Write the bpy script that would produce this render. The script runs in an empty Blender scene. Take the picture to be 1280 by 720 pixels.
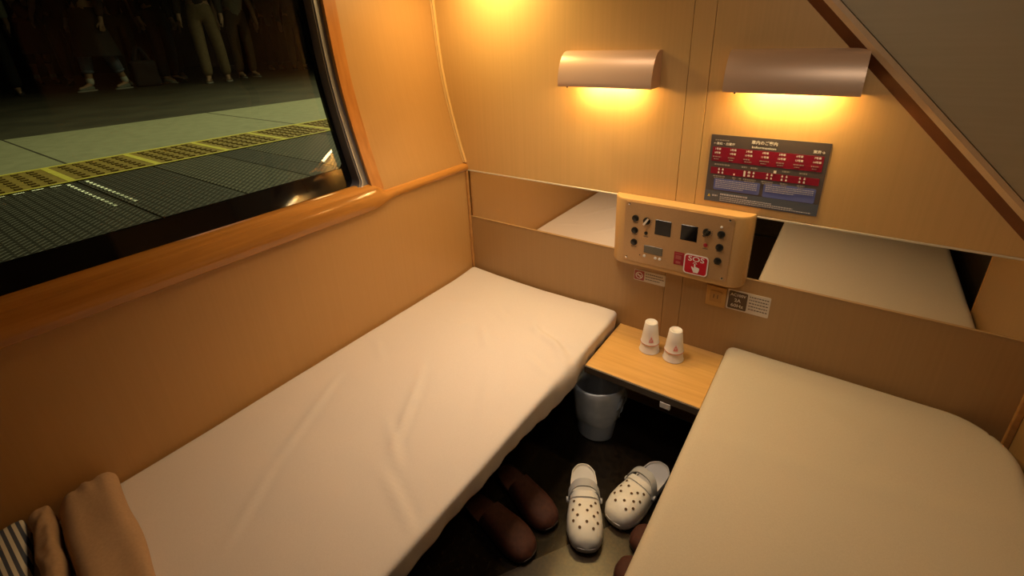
import bpy, bmesh, math, random
from mathutils import Vector, Matrix, noise
random.seed(7)
PI = math.pi
scene = bpy.context.scene
col = scene.collection
ZB = 0.40            # bed-top height above the floor; everything is written relative to the bed top, then lifted

# ------------------------------------------------------------------ materials
def mat(name, base=(.5, .5, .5), rough=.5, metal=0., **k):
    m = bpy.data.materials.new(name); m.use_nodes = True
    b = m.node_tree.nodes['Principled BSDF']
    b.inputs['Base Color'].default_value = (*base, 1)
    b.inputs['Roughness'].default_value = rough
    b.inputs['Metallic'].default_value = metal
    for kk, v in k.items(): b.inputs[kk.replace('_', ' ')].default_value = v
    return m
def nodes(m): return m.node_tree.nodes, m.node_tree.links, m.node_tree.nodes['Principled BSDF']
def grain(m, c1, c2, scale=(60, 60, 2), detail=4., bump=0., nscale=1., lo=.35, hi=.65, rough=None):
    n, l, b = nodes(m)
    tc = n.new('ShaderNodeTexCoord'); mp = n.new('ShaderNodeMapping'); mp.inputs['Scale'].default_value = scale
    ns = n.new('ShaderNodeTexNoise'); ns.inputs['Scale'].default_value = nscale; ns.inputs['Detail'].default_value = detail
    cr = n.new('ShaderNodeValToRGB')
    cr.color_ramp.elements[0].position = lo; cr.color_ramp.elements[1].position = hi
    cr.color_ramp.elements[0].color = (*c1, 1); cr.color_ramp.elements[1].color = (*c2, 1)
    l.new(tc.outputs['Object'], mp.inputs['Vector']); l.new(mp.outputs['Vector'], ns.inputs['Vector'])
    l.new(ns.outputs['Fac'], cr.inputs['Fac']); l.new(cr.outputs['Color'], b.inputs['Base Color'])
    if bump:
        bp = n.new('ShaderNodeBump'); bp.inputs['Strength'].default_value = bump; bp.inputs['Distance'].default_value = .002
        l.new(ns.outputs['Fac'], bp.inputs['Height']); l.new(bp.outputs['Normal'], b.inputs['Normal'])
    return m
def emis(name, c, s):
    m = mat(name, c, .5); b = nodes(m)[2]
    b.inputs['Emission Color'].default_value = (*c, 1); b.inputs['Emission Strength'].default_value = s
    return m
M = {}
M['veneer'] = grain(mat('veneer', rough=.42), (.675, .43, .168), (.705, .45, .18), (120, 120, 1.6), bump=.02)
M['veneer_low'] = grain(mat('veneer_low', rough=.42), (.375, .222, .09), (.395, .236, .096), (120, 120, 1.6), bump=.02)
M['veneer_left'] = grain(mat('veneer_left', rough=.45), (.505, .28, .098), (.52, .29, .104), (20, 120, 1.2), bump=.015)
M['sill'] = grain(mat('sill_wood', rough=.13), (.44, .19, .04), (.58, .265, .06), (50, 2.2, 50), bump=.03)
M['casing'] = grain(mat('casing_wood', rough=.3), (.46, .175, .035), (.58, .24, .055), (50, 50, 2.2))
M['moulding'] = grain(mat('moulding_wood', rough=.35), (.42, .20, .06), (.52, .26, .085), (50, 3, 50))
M['soffit'] = grain(mat('beige_laminate', rough=.5), (.43, .35, .20), (.45, .367, .212), (3, 3, 90), bump=.03)
M['beam'] = grain(mat('beam_wood', rough=.35), (.62, .42, .22), (.68, .46, .25), (20, 20, 20))
M['beam_dark'] = grain(mat('stained_edge', rough=.5), (.12, .036, .008), (.15, .046, .011), (20, 20, 20))
M['floor'] = grain(mat('floor_vinyl', rough=.16), (.010, .0075, .005), (.022, .015, .009), (60, 60, 60), detail=6)
M['floor_near'] = grain(mat('floor_lit_tone', rough=.28), (.015, .008, .0035), (.036, .020, .008), (130, 130, 130), detail=3)  # browner speckle paints the light falling on the near floor
M['dark'] = mat('dark_void', (.012, .009, .007), .7)
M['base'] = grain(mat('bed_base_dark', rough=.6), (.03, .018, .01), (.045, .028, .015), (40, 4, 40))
M['black'] = mat('black_plastic', (.008, .008, .008), .35)
M['gasket'] = mat('black_gasket', (.006, .006, .007), .06)
M['alu'] = mat('anodised_frame', (.17, .165, .18), .42, .25)
M['chrome'] = mat('chrome', (.8, .78, .75), .15, 1.)
M['bead'] = mat('frame_bead', (.30, .31, .36), .3, .3)
M['mirror'] = mat('mirror_glass', (.82, .78, .72), .015, 1.)
M['mirror_edge'] = mat('mirror_edge', (.75, .68, .55), .35, .2)
M['sheet'] = grain(mat('white_sheet', rough=.85), (.64, .575, .55), (.67, .605, .58), (400, 400, 400), bump=.05)
M['cream'] = grain(mat('cream_sheet', rough=.85), (.52, .455, .36), (.55, .485, .385), (400, 400, 400), bump=.05)
M['pillow'] = grain(mat('peach_cotton', rough=.9), (.40, .26, .155), (.44, .29, .175), (200, 200, 200), bump=.05)
M['table'] = grain(mat('table_laminate', rough=.35), (.60, .34, .10), (.68, .40, .13), (4, 70, 70))
M['table_edge'] = mat('table_edge', (.09, .065, .045), .45)
M['paper'] = mat('paper_cup', (.82, .79, .78), .5)
M['pinkprint'] = mat('pink_print', (.75, .22, .26), .5)
M['redline'] = mat('red_rim', (.62, .25, .20), .5)
M['bin'] = mat('grey_blue_plastic', (.50, .57, .68), .28)
M['bag'] = grain(mat('bin_liner', rough=.22), (.56, .62, .70), (.66, .71, .78), (30, 30, 30))
M['white'] = mat('white_print', (.85, .83, .80), .5)
M['clog'] = mat('clog_white', (.80, .76, .70), .42)
M['clog_inner'] = mat('clog_footbed', (.74, .72, .70), .55)
M['clog_grey'] = mat('clog_strap_grey', (.46, .46, .48), .4)
M['hole'] = mat('vent_hole_dark', (.10, .05, .02), .8)
M['slipper'] = grain(mat('brown_leather', rough=.75), (.052, .012, .0055), (.072, .018, .008), (90, 90, 90), bump=.1)
M['slipper_dark'] = mat('brown_sole', (.03, .012, .008), .6)
M['panel'] = grain(mat('console_beige', rough=.38), (.56, .34, .135), (.58, .355, .145), (200, 200, 200))
M['plate'] = grain(mat('console_plate', rough=.35, metal=.25), (.52, .32, .15), (.54, .335, .16), (200, 200, 200))
M['lampshade'] = mat('lamp_bronze', (.72, .49, .32), .36, .25)
M['bulb'] = emis('warm_tube', (1., .74, .34), 40.)
M['lcd'] = mat('lcd_grey', (.13, .115, .085), .25)
M['red'] = mat('sos_red', (.52, .012, .03), .35)
M['red_dim'] = mat('dark_red', (.33, .015, .03), .4)
M['sign_grey'] = mat('sign_grey', (.105, .086, .088), .38)
M['sign_slate'] = mat('sign_slate', (.11, .125, .165), .38)
M['sign_red'] = mat('sign_red', (.27, .010, .035), .38)
M['sign_blue'] = mat('sign_blue', (.14, .17, .47), .38)
M['sign_pale'] = mat('sign_pale', (.55, .55, .62), .45)
M['sign_dim'] = mat('sign_dim_print', (.34, .30, .28), .45)
M['yellow'] = mat('warning_yellow', (.75, .55, .08), .5)
M['label_white'] = mat('label_white', (.66, .58, .47), .5)
M['label_ink'] = mat('label_ink', (.16, .12, .09), .5)
M['label_brown'] = mat('label_brown', (.10, .06, .035), .5)
M['outlet'] = mat('outlet_wood', (.53, .29, .08), .45)
# glass: thin pane, clear with Fresnel reflection
g = bpy.data.materials.new('window_glass'); g.use_nodes = True
n = g.node_tree.nodes; l = g.node_tree.links; n.clear()
o = n.new('ShaderNodeOutputMaterial'); mx = n.new('ShaderNodeMixShader'); tr = n.new('ShaderNodeBsdfTransparent')
gl = n.new('ShaderNodeBsdfGlossy'); gl.inputs['Roughness'].default_value = .012
lw = n.new('ShaderNodeFresnel'); lw.inputs['IOR'].default_value = 1.5
tr.inputs['Color'].default_value = (.80, .84, .78, 1)
l.new(lw.outputs[0], mx.inputs[0]); l.new(tr.outputs[0], mx.inputs[1]); l.new(gl.outputs[0], mx.inputs[2]); l.new(mx.outputs[0], o.inputs[0])
M['glass'] = g
# platform
M['asphalt'] = grain(mat('asphalt', rough=.55), (.030, .027, .017), (.058, .052, .033), (2.2, 2.2, 2.2), detail=8)
M['paleband'] = grain(mat('pale_paving', rough=.6), (.22, .22, .135), (.265, .265, .165), (14, 14, 14), detail=8)
M['tactile'] = grain(mat('tactile_yellow', rough=.6), (.20, .135, .018), (.28, .195, .03), (18, 18, 18), detail=5)
M['tactile_line'] = grain(mat('tactile_line', rough=.6), (.52, .45, .06), (.60, .53, .08), (20, 20, 20))
M['tactile_dot'] = mat('tactile_dot', (.185, .125, .018), .6)
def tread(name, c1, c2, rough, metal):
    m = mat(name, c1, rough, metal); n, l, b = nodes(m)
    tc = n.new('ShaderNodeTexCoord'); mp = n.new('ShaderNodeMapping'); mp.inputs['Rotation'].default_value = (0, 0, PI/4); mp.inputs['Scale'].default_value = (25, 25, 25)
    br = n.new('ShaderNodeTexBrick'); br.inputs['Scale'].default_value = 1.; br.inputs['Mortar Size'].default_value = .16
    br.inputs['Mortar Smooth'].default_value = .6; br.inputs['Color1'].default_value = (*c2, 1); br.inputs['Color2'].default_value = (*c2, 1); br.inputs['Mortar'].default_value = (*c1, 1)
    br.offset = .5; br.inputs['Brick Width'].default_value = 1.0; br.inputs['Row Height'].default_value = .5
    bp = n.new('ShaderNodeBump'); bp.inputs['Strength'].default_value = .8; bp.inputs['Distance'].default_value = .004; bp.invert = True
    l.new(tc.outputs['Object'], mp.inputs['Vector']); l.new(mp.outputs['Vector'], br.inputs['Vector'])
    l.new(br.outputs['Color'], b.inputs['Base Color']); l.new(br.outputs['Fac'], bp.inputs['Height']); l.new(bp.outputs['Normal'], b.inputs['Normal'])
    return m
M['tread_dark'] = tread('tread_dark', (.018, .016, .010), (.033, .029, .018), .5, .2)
M['tread_lit'] = tread('tread_lit_tone', (.03, .028, .02), (.115, .105, .07), .45, .3)  # paler copy of the plate, with the lit look in its colour
M['steel_dash'] = mat('polished_stud', (.75, .78, .66), .3, .6)

# ------------------------------------------------------------------ mesh helpers
def link(name, me, m, parent=None, smooth=False, auto=None):
    ob = bpy.data.objects.new(name, me); col.objects.link(ob)
    for mm in (m if isinstance(m, (list, tuple)) else [m]): me.materials.append(mm)
    if smooth:
        for p in me.polygons: p.use_smooth = True
    if auto is not None: me.set_sharp_from_angle(angle=auto)
    if parent:
        ob.parent = parent
    return ob
def obj(name, bm, m, parent=None, smooth=False, auto=None, at=None):
    """Mesh object from bmesh; origin moved to `at` (scene coords) or parent's origin."""
    bmesh.ops.recalc_face_normals(bm, faces=bm.faces)
    o = Vector(at) if at is not None else Vector((0, 0, 0))
    if parent is not None and at is None: o = worldloc(parent)
    bmesh.ops.translate(bm, verts=bm.verts, vec=-o)
    me = bpy.data.meshes.new(name); bm.to_mesh(me); bm.free()
    ob = link(name, me, m, parent, smooth, auto)
    ob.location = o - (worldloc(parent) if parent is not None else Vector((0, 0, 0)))
    return ob
def worldloc(o):
    v = Vector(o.location)
    while o.parent: o = o.parent; v += o.location
    return v
def tag(o, label, cat, group=None):
    o['label'] = label; o['category'] = cat
    if group: o['group'] = group
    return o
def struct(o): o['kind'] = 'structure'; return o
def thing(name, label, cat, loc, group=None):
    o = bpy.data.objects.new(name, None); o.empty_display_size = .05; col.objects.link(o); o.location = loc
    return tag(o, label, cat, group)
def BM(): return bmesh.new()
def box(bm, x0, x1, y0, y1, z0, z1, bev=0., seg=2, mi=0):
    r = bmesh.ops.create_cube(bm, size=1.)
    vs = r['verts']
    for v in vs: v.co = Vector(((x0+x1)/2 + v.co.x*(x1-x0), (y0+y1)/2 + v.co.y*(y1-y0), (z0+z1)/2 + v.co.z*(z1-z0)))
    fs = list({f for v in vs for f in v.link_faces})
    for f in fs: f.material_index = mi
    if bev:
        es = list({e for v in vs for e in v.link_edges})
        bmesh.ops.bevel(bm, geom=es, offset=bev, segments=seg, affect='EDGES', profile=.5)
    return bm
def ngon(bm, pts, mi=0):
    f = bm.faces.new([bm.verts.new(p) for p in pts]); f.material_index = mi; return f
def prism(bm, pts, vec, mi=0):
    """closed polygon (3D pts) extruded along vec"""
    vec = Vector(vec); a = [bm.verts.new(p) for p in pts]; b = [bm.verts.new(Vector(p)+vec) for p in pts]
    fs = [bm.faces.new(a[::-1]), bm.faces.new(b)]
    for i in range(len(a)): fs.append(bm.faces.new((a[i], a[(i+1) % len(a)], b[(i+1) % len(a)], b[i])))
    for f in fs: f.material_index = mi
def loft(bm, rings, closed=True, cap0=True, cap1=True, mi=0):
    vr = [[bm.verts.new(p) for p in r] for r in rings]
    for a, b in zip(vr, vr[1:]):
        N = len(a)
        for i in range(N if closed else N-1):
            f = bm.faces.new((a[i], a[(i+1) % N], b[(i+1) % N], b[i])); f.material_index = mi
    if closed and cap0: bm.faces.new(vr[0][::-1]).material_index = mi
    if closed and cap1: bm.faces.new(vr[-1]).material_index = mi
    return vr
def cyl(bm, p0, p1, r0, r1=None, seg=24, mi=0, cap=True):
    r1 = r0 if r1 is None else r1; p0 = Vector(p0); p1 = Vector(p1); d = (p1-p0).normalized()
    a = d.orthogonal().normalized(); b = d.cross(a)
    ring = lambda p, r: [p + a*math.cos(2*PI*i/seg)*r + b*math.sin(2*PI*i/seg)*r for i in range(seg)]
    loft(bm, [ring(p0, r0), ring(p1, r1)], True, cap, cap, mi)
def rrect(w, h, r, seg=6):
    pts = []
    for cx, cy, a0 in ((w/2-r, h/2-r, 0), (-w/2+r, h/2-r, PI/2), (-w/2+r, -h/2+r, PI), (w/2-r, -h/2+r, 3*PI/2)):
        for i in range(seg+1):
            a = a0 + PI/2*i/seg; pts.append((cx+r*math.cos(a), cy+r*math.sin(a)))
    return pts
def smooth(t): t = max(0, min(1, t)); return t*t*(3-2*t)
def textmesh(body, size, align='CENTER', bold=0.):
    cu = bpy.data.curves.new('t', 'FONT'); cu.body = body; cu.size = size; cu.align_x = align; cu.align_y = 'CENTER'
    cu.fill_mode = 'FRONT' if hasattr(cu, 'fill_mode') else cu.fill_mode
    cu.dimensions = '2D'; cu.fill_mode = 'BOTH'; cu.offset = bold; cu.resolution_u = 3
    o = bpy.data.objects.new('t', cu); col.objects.link(o)
    dg = bpy.context.evaluated_depsgraph_get(); dg.update()
    me = bpy.data.meshes.new_from_object(o.evaluated_get(dg))
    bpy.data.objects.remove(o); bpy.data.curves.remove(cu)
    return me
def addtext(bm, body, size, x, z, y, align='CENTER', mi=0, bold=0., maxw=None):
    """text on a wall facing -Y, at (x, y, z)"""
    me = textmesh(body, size, align, bold)
    t = bmesh.new(); t.from_mesh(me); bpy.data.meshes.remove(me)
    s = 1.
    if t.verts and maxw:
        w = max(v.co.x for v in t.verts) - min(v.co.x for v in t.verts)
        if w > 0: s = maxw / w
    mp = {}
    for v in t.verts: mp[v] = bm.verts.new((x + v.co.x*s, y, z + v.co.y*(s if s < 1 else 1)))
    for f in t.faces:
        try: bm.faces.new([mp[v] for v in f.verts]).material_index = mi
        except ValueError: pass
    t.free()
def bar(bm, x0, x1, z0, z1, y, mi=0, d=.0006): box(bm, x0, x1, y-d, y, z0, z1, mi=mi)

# ------------------------------------------------------------------ camera
cam = bpy.data.cameras.new('camera'); co = bpy.data.objects.new('camera', cam); col.objects.link(co)
yaw, pit, rol = map(math.radians, (-34.9166, -22.6724, -1.8452))
fw = Vector((math.sin(yaw)*math.cos(pit), math.cos(yaw)*math.cos(pit), math.sin(pit)))
rt = Vector((math.cos(yaw), -math.sin(yaw), 0)); up = rt.cross(fw)
rt2 = rt*math.cos(rol) + up*math.sin(rol); up2 = up*math.cos(rol) - rt*math.sin(rol)
R = Matrix((rt2, up2, -fw)).transposed().to_4x4(); R.translation = Vector((1.305, -1.4726, .971))
co.matrix_world = R
cam.sensor_width = 36; cam.lens = 592.8189*36/1280; cam.shift_x = -13.02/1280; cam.shift_y = -68.88/1280; cam.clip_start = .02
scene.camera = co

# ------------------------------------------------------------------ room shell
XR, YN, ZC, ZF = 1.81, -2.05, 1.5, -.40
WT = .06
PROF = [(-.4, 0), (.449, 0), (.486, -.008), (.56, -.030), (.62, -.046), (.68, -.061), (.76, -.079), (.852, -.094), (.95, -.103), (1.1, -.110), (1.3, -.112), (1.5, -.112)]
def prof(z):
    if z <= PROF[0][0]: return PROF[0][1]
    for (a, xa), (b, xb) in zip(PROF, PROF[1:]):
        if z <= b: return xa + (xb-xa)*(z-a)/(b-a)
    return PROF[-1][1]
# floor: main vinyl, then past a joint the near part, its lit sheen coloured in
bm = BM(); box(bm, -.02, XR+.3, YN, 0.0, ZF-.05, ZF)
fl = struct(obj('floor', bm, M['floor'], at=(0.9, -1, ZF-.05)))
bm = BM(); prism(bm, [(.62, -1.03, ZF), (.945, -.535, ZF), (1.32, -.535, ZF), (1.32, -2.0, ZF), (.62, -2.0, ZF)], (0, 0, .0022))
struct(obj('floor_lit_panel', bm, M['floor_near'], at=(.9, -1.4, ZF)))
bm = BM(); box(bm, -.3, XR+.3, YN-.05, .05, ZC, ZC+.05)
struct(obj('ceiling', bm, M['soffit'], at=(.9, -1, ZC)))
# back wall: backing, upper panels with two joints, lower panels
S1, S2 = .884, .944
w = bpy.data.objects.new('wall_back', None); col.objects.link(w); w.location = (0.9, 0, ZF); struct(w)
bm = BM(); box(bm, -.3, XR+.3, .012, .08, ZF, ZC); obj('backing', bm, M['moulding'], w)
bm = BM()
for a, b in ((-.2, S1-.0006), (S1+.0006, S2-.0006), (S2+.0006, XR+.05)): box(bm, a, b, 0, .012, .455, ZC, .001, 1)
obj('upper_panel', bm, M['veneer'], w)
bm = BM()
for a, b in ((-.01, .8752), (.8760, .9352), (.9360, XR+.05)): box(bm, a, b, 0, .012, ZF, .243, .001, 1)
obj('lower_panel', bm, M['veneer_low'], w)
# mirror band
mr = thing('mirror', 'long horizontal mirror strip across the end wall reflecting both beds', 'mirror', (.9, .004, .243))
bm = BM(); box(bm, 0, XR, .004, .012, .245, .449); obj('mirror_glass', bm, M['mirror'], mr)
bm = BM(); box(bm, 0, XR, -.0015, .008, .449, .4545, .001, 1); obj('top_edge_strip', bm, M['mirror_edge'], mr)
bm = BM(); box(bm, 0, XR, -.001, .008, .2425, .2455, .0008, 1); obj('bottom_edge_strip', bm, M['veneer_low'], mr)

# left wall
w = bpy.data.objects.new('wall_left', None); col.objects.link(w); w.location = (0, -1, ZF); struct(w)
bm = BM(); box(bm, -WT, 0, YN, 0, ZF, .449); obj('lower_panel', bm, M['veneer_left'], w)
WY0, WY1, WZ0, WZ1 = -1.85, -.480, .50, 1.34    # window opening
def wallstrip(bm, y0, y1, z0, z1, off=0., th=.02, nz=30, ny=1):
    zs = [z0 + (z1-z0)*i/nz for i in range(nz+1)]
    ring = lambda y: [(prof(z)+off, y, z) for z in zs] + [(prof(z)+off-th, y, z) for z in reversed(zs)]
    loft(bm, [ring(y0 + (y1-y0)*i/ny) for i in range(ny+1)])
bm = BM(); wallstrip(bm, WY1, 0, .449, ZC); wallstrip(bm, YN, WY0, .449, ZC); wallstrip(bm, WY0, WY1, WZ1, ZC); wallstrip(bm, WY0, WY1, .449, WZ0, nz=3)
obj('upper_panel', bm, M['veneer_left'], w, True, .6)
bm = BM(); box(bm, -WT-.12, -.025, YN, 0.08, ZF, .44)
obj('outer_skin', bm, M['dark'], w)
# corner mouldings
bm = BM()
zs = [.486 + (ZC-.486)*i/30 for i in range(31)]
loft(bm, [[(prof(z)+dx, dy, z) for dx, dy in ((-.006, 0), (-.006, -.010), (.002, -.012), (.006, -.008), (.010, -.010), (.013, -.006), (.013, 0))] for z in zs])
struct(obj('trim_1', bm, M['veneer'], at=(0, 0, .486), smooth=True, auto=.7))
bm = BM(); box(bm, 0, .010, -.012, 0, ZF, .449, .003, 2); struct(obj('trim_2', bm, M['moulding'], at=(0, 0, 0)))
# sill: thick varnished nosing that thins to a rail toward the corner
bm = BM(); rings = []
ys = [YN + (-.54-YN)*i/20 for i in range(21)] + [-.54 + .54*i/54 for i in range(1, 55)]
for y in ys:
    t = smooth((y + .50)/.115); tt = smooth((y + .475)/.05)
    zb = .430*(1-t) + .4515*t; pr = .015*(1-t) + .010*t
    zt = .515*(1-tt) + .484*tt; xt = -.034*(1-tt) + (prof(.484)-.012)*tt
    H = zt-zb
    sec = [(-.05, zb), (pr*.45, zb), (pr*.72, zb+H*.035), (pr*.95, zb+H*.20), (pr, zb+H*.36), (pr*.93, zb+H*.52), (pr*.62, zb+H*.70), (pr*.20, zb+H*.83), (xt*.30, zb+H*.90), (xt*.35, zb+H*.915), (xt, zt), (-.05, zt)]
    rings.append([(px, y, pz) for px, pz in sec])
loft(bm, rings); struct(obj('trim_3', bm, M['sill'], at=(0, -1, .45), smooth=True, auto=.45))

# window
wn = bpy.data.objects.new('window_1', None); col.objects.link(wn); wn.location = (-.05, -1.15, .5); struct(wn)
TILT = .022
def framering(bm, outer, inner, d0, d1, seg=10, tilt=0.):
    """rounded-rect ring in (y,z), following the curved wall; outer/inner = (y0,y1,z0,z1,r); d0/d1 x-offset back/front"""
    def pts(y0, y1, z0, z1, r):
        P = []
        for cy, cz, a0 in ((y1-r, z1-r, 0), (y0+r, z1-r, PI/2), (y0+r, z0+r, PI), (y1-r, z0+r, 3*PI/2)):
            for i in range(seg+1):
                a = a0 + PI/2*i/seg; P.append((cy + r*math.cos(a), cz + r*math.sin(a)))
        Q = []
        for i in range(len(P)):
            a, b = P[i], P[(i+1) % len(P)]
            k = max(1, int(math.hypot(b[0]-a[0], b[1]-a[1])/.03)) if i % (seg+1) == seg else 1
            for j in range(k): Q.append((a[0] + (b[0]-a[0])*j/k, a[1] + (b[1]-a[1])*j/k))
        return Q
    def counts(spec): return pts(*spec)
    A = pts(*outer)
    # match inner points to the outer by remapping outer rect to inner rect
    oy0, oy1, oz0, oz1, orr = outer; iy0, iy1, iz0, iz1, irr = inner
    B = []
    for (y, z) in A:
        def m1(v, o0, o1, i0, i1):
            if v < o0 + orr: return i0 + irr*(v-o0)/orr
            if v > o1 - orr: return i1 - irr*(o1-v)/orr
            return i0 + irr + (v-o0-orr)/(o1-o0-2*orr)*(i1-i0-2*irr)
        B.append((m1(y, oy0, oy1, iy0, iy1), m1(z, oz0, oz1, iz0, iz1)))
    X = lambda p, d: (prof(p[1]) + d - tilt*(p[0]+1.8), p[0], p[1])
    ao = [bm.verts.new(X(p, d1)) for p in A]; bi = [bm.verts.new(X(p, d1)) for p in B]
    ab = [bm.verts.new(X(p, d0)) for p in A]; bb = [bm.verts.new(X(p, d0)) for p in B]
    N = len(A)
    for i in range(N):
        j = (i+1) % N
        bm.faces.new((ao[i], ao[j], bi[j], bi[i])); bm.faces.new((ab[i], bb[i], bb[j], ab[j]))
        bm.faces.new((ao[i], ab[i], ab[j], ao[j])); bm.faces.new((bi[i], bi[j], bb[j], bb[i]))
bm = BM(); framering(bm, (-1.81, -.506, .500, 1.30, .03), (-1.79, -.521, .573, 1.25, .022), -.034, -.022, tilt=TILT)
obj('gasket', bm, M['gasket'], wn, True, .6)
bm = BM(); framering(bm, (-1.83, -.477, .490, 1.32, .012), (-1.81, -.510, .508, 1.30, .03), -.075, -.010)
obj('frame', bm, M['alu'], wn, True, .6)
bm = BM(); framering(bm, (-1.812, -.500, .500, 1.302, .03), (-1.806, -.505, .505, 1.296, .03), -.012, -.006)
obj('frame_bead', bm, M['bead'], wn, True, .6)
bm = BM(); framering(bm, (-1.87, -.434, .486, 1.36, .008), (-1.83, -.479, .492, 1.318, .008), -.012, .003)
obj('casing', bm, M['casing'], wn, True, .6)
bm = BM(); wallstrip(bm, -1.80, -.515, .505, 1.295, -.030, .0, 30)
bmesh.ops.remove_doubles(bm, verts=bm.verts, dist=1e-5); bm.free()
bm = BM()
zs = [.505 + (1.295-.505)*i/40 for i in range(41)]
loft(bm, [[(prof(z)-.030 - TILT*(y+1.8), y, z) for z in zs] for y in (-1.80, -.508)], closed=False)
obj('pane', bm, M['glass'], wn, True)

# right wall: pilaster by the corner, then a recessed darker stretch
w = bpy.data.objects.new('wall_right', None); col.objects.link(w); w.location = (XR, -1, ZF); struct(w)
bm = BM(); box(bm, XR, XR+.06, -.685, 0, ZF, ZC); obj('end_panel', bm, M['veneer_low'], w)
bm = BM(); box(bm, XR+.06, XR+.12, YN, -.685, ZF, ZC); obj('recessed_panel', bm, M['base'], w)
bm = BM(); box(bm, XR-.002, XR+.064, -.692, -.684, ZF, ZC, .002, 1); obj('edge_strip', bm, M['moulding'], w)
bm = BM(); box(bm, XR-.016, XR, -.012, 0, ZF, .45, .003, 2); struct(obj('trim_4', bm, M['moulding'], at=(XR, 0, 0)))
bm = BM(); box(bm, -.3, XR+.3, YN-.06, YN, ZF, ZC); struct(obj('wall_front', bm, M['base'], at=(.9, YN, ZF)))

# sloping stair casing on the upper right of the end wall
w = bpy.data.objects.new('wall_sloped', None); col.objects.link(w); w.location = (1.5, 0, .9); struct(w)
def diag(c, z0, z1, y): return [(c - z1, y, z1), (c - z0, y, z0)]
def band(bm, ca, ya, cb, yb, z0, z1, ym=0.0):
    a = diag(ca, z0, z1, ya); b = diag(cb, z0, z1, yb)
    am = diag(ca, z0, z1, ym); b2 = diag(cb, z0, z1, ym)
    loft(bm, [[a[0], b[0], b2[0], am[0]], [a[1], b[1], b2[1], am[1]]])
zlo = .40
bm = BM(); band(bm, 2.185, -.0005, 2.221, -.034, zlo, ZC); obj('stained_edge', bm, M['beam_dark'], w)
bm = BM(); band(bm, 2.219, -.0365, 2.236, -.043, zlo, ZC); band(bm, 2.2355, -.043, 2.2515, -.0425, zlo, ZC); obj('beam', bm, M['beam'], w)
bm = BM(); prism(bm, [(2.254-ZC, 0, ZC), (XR+.06, 0, ZC), (XR+.06, 0, zlo), (2.254-zlo, 0, zlo)], (0, -.040, 0)); obj('panel', bm, M['soffit'], w)

# ------------------------------------------------------------------ beds
def rbox(x0, x1, y0, y1, z0, z1, r, nx, ny, nz, fn=None):
    bm = BM(); V = {}
    def lin(a, b, n): return [a + (b-a)*i/n for i in range(n+1)]
    X, Y, Z = lin(x0, x1, nx), lin(y0, y1, ny), lin(z0, z1, nz)
    lo = Vector((x0+r, y0+r, z0+min(r, (z1-z0)/2))); hi = Vector((x1-r, y1-r, z1-min(r, (z1-z0)/2)))
    def vert(i, j, k):
        key = (i, j, k)
        if key not in V:
            p = Vector((X[i], Y[j], Z[k]))
            q = Vector((min(max(p.x, lo.x), hi.x), min(max(p.y, lo.y), hi.y), min(max(p.z, lo.z), hi.z)))
            d = p - q
            if d.length > 1e-9:
                m = max(abs(d.x), abs(d.y), abs(d.z)); p = q + d.normalized()*m
            nn = (d.normalized() if d.length > 1e-9 else Vector((0, 0, 1)))
            if fn: p = fn(p, nn)
            V[key] = bm.verts.new(p)
        return V[key]
    for k in (0, nz):
        for i in range(nx):
            for j in range(ny): bm.faces.new((vert(i, j, k), vert(i+1, j, k), vert(i+1, j+1, k), vert(i, j+1, k)))
    for j in (0, ny):
        for i in range(nx):
            for k in range(nz): bm.faces.new((vert(i, j, k), vert(i+1, j, k), vert(i+1, j, k+1), vert(i, j, k+1)))
    for i in (0, nx):
        for j in range(ny):
            for k in range(nz): bm.faces.new((vert(i, j, k), vert(i, j+1, k), vert(i, j+1, k+1), vert(i, j, k+1)))
    return bm
def ridge(p, a, b, w, h):
    a = Vector(a); b = Vector(b); q = Vector((p.x, p.y)); d = b-a
    t = max(0, min(1, (q-a).dot(d)/d.length_squared)); s = (q - a - d*t)
    side = s.dot(Vector((-d.y, d.x)).normalized())
    dist = s.length
    env = 1.45*math.sin(PI*min(max(t, .02), .98))**.6
    return h*env*(math.exp(-(dist/w)**2) - .6*math.exp(-((dist - 1.6*w)/w)**2)*(1 if side > 0 else 0))
WR = [((.475, -.267), (.70, -.35), .014, .0055), ((.60, -.30), (.715, -.40), .016, .005), ((.36, -.70), (.50, -.93), .010, .0050), ((.40, -.86), (.56, -.96), .012, .003),
      ((.33, -.36), (.45, -.47), .012, .0038), ((.22, -.42), (.31, -.38), .012, .003), ((.45, -.18), (.55, -.33), .013, .003), ((.30, -.62), (.42, -.78), .012, .0025),
      ((.12, -.80), (.28, -1.12), .010, .0026), ((.28, -1.12), (.40, -1.30), .010, .0022), ((.08, -.30), (.26, -.26), .02, .002), ((.50, -.50), (.62, -.72), .02, .003),
      ((.52, -.98), (.70, -1.05), .012, .003), ((.06, -.62), (.20, -.70), .012, .0016), ((.55, -.42), (.70, -.47), .013, .0035), ((.26, -.22), (.42, -.30), .014, .0025)]
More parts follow.
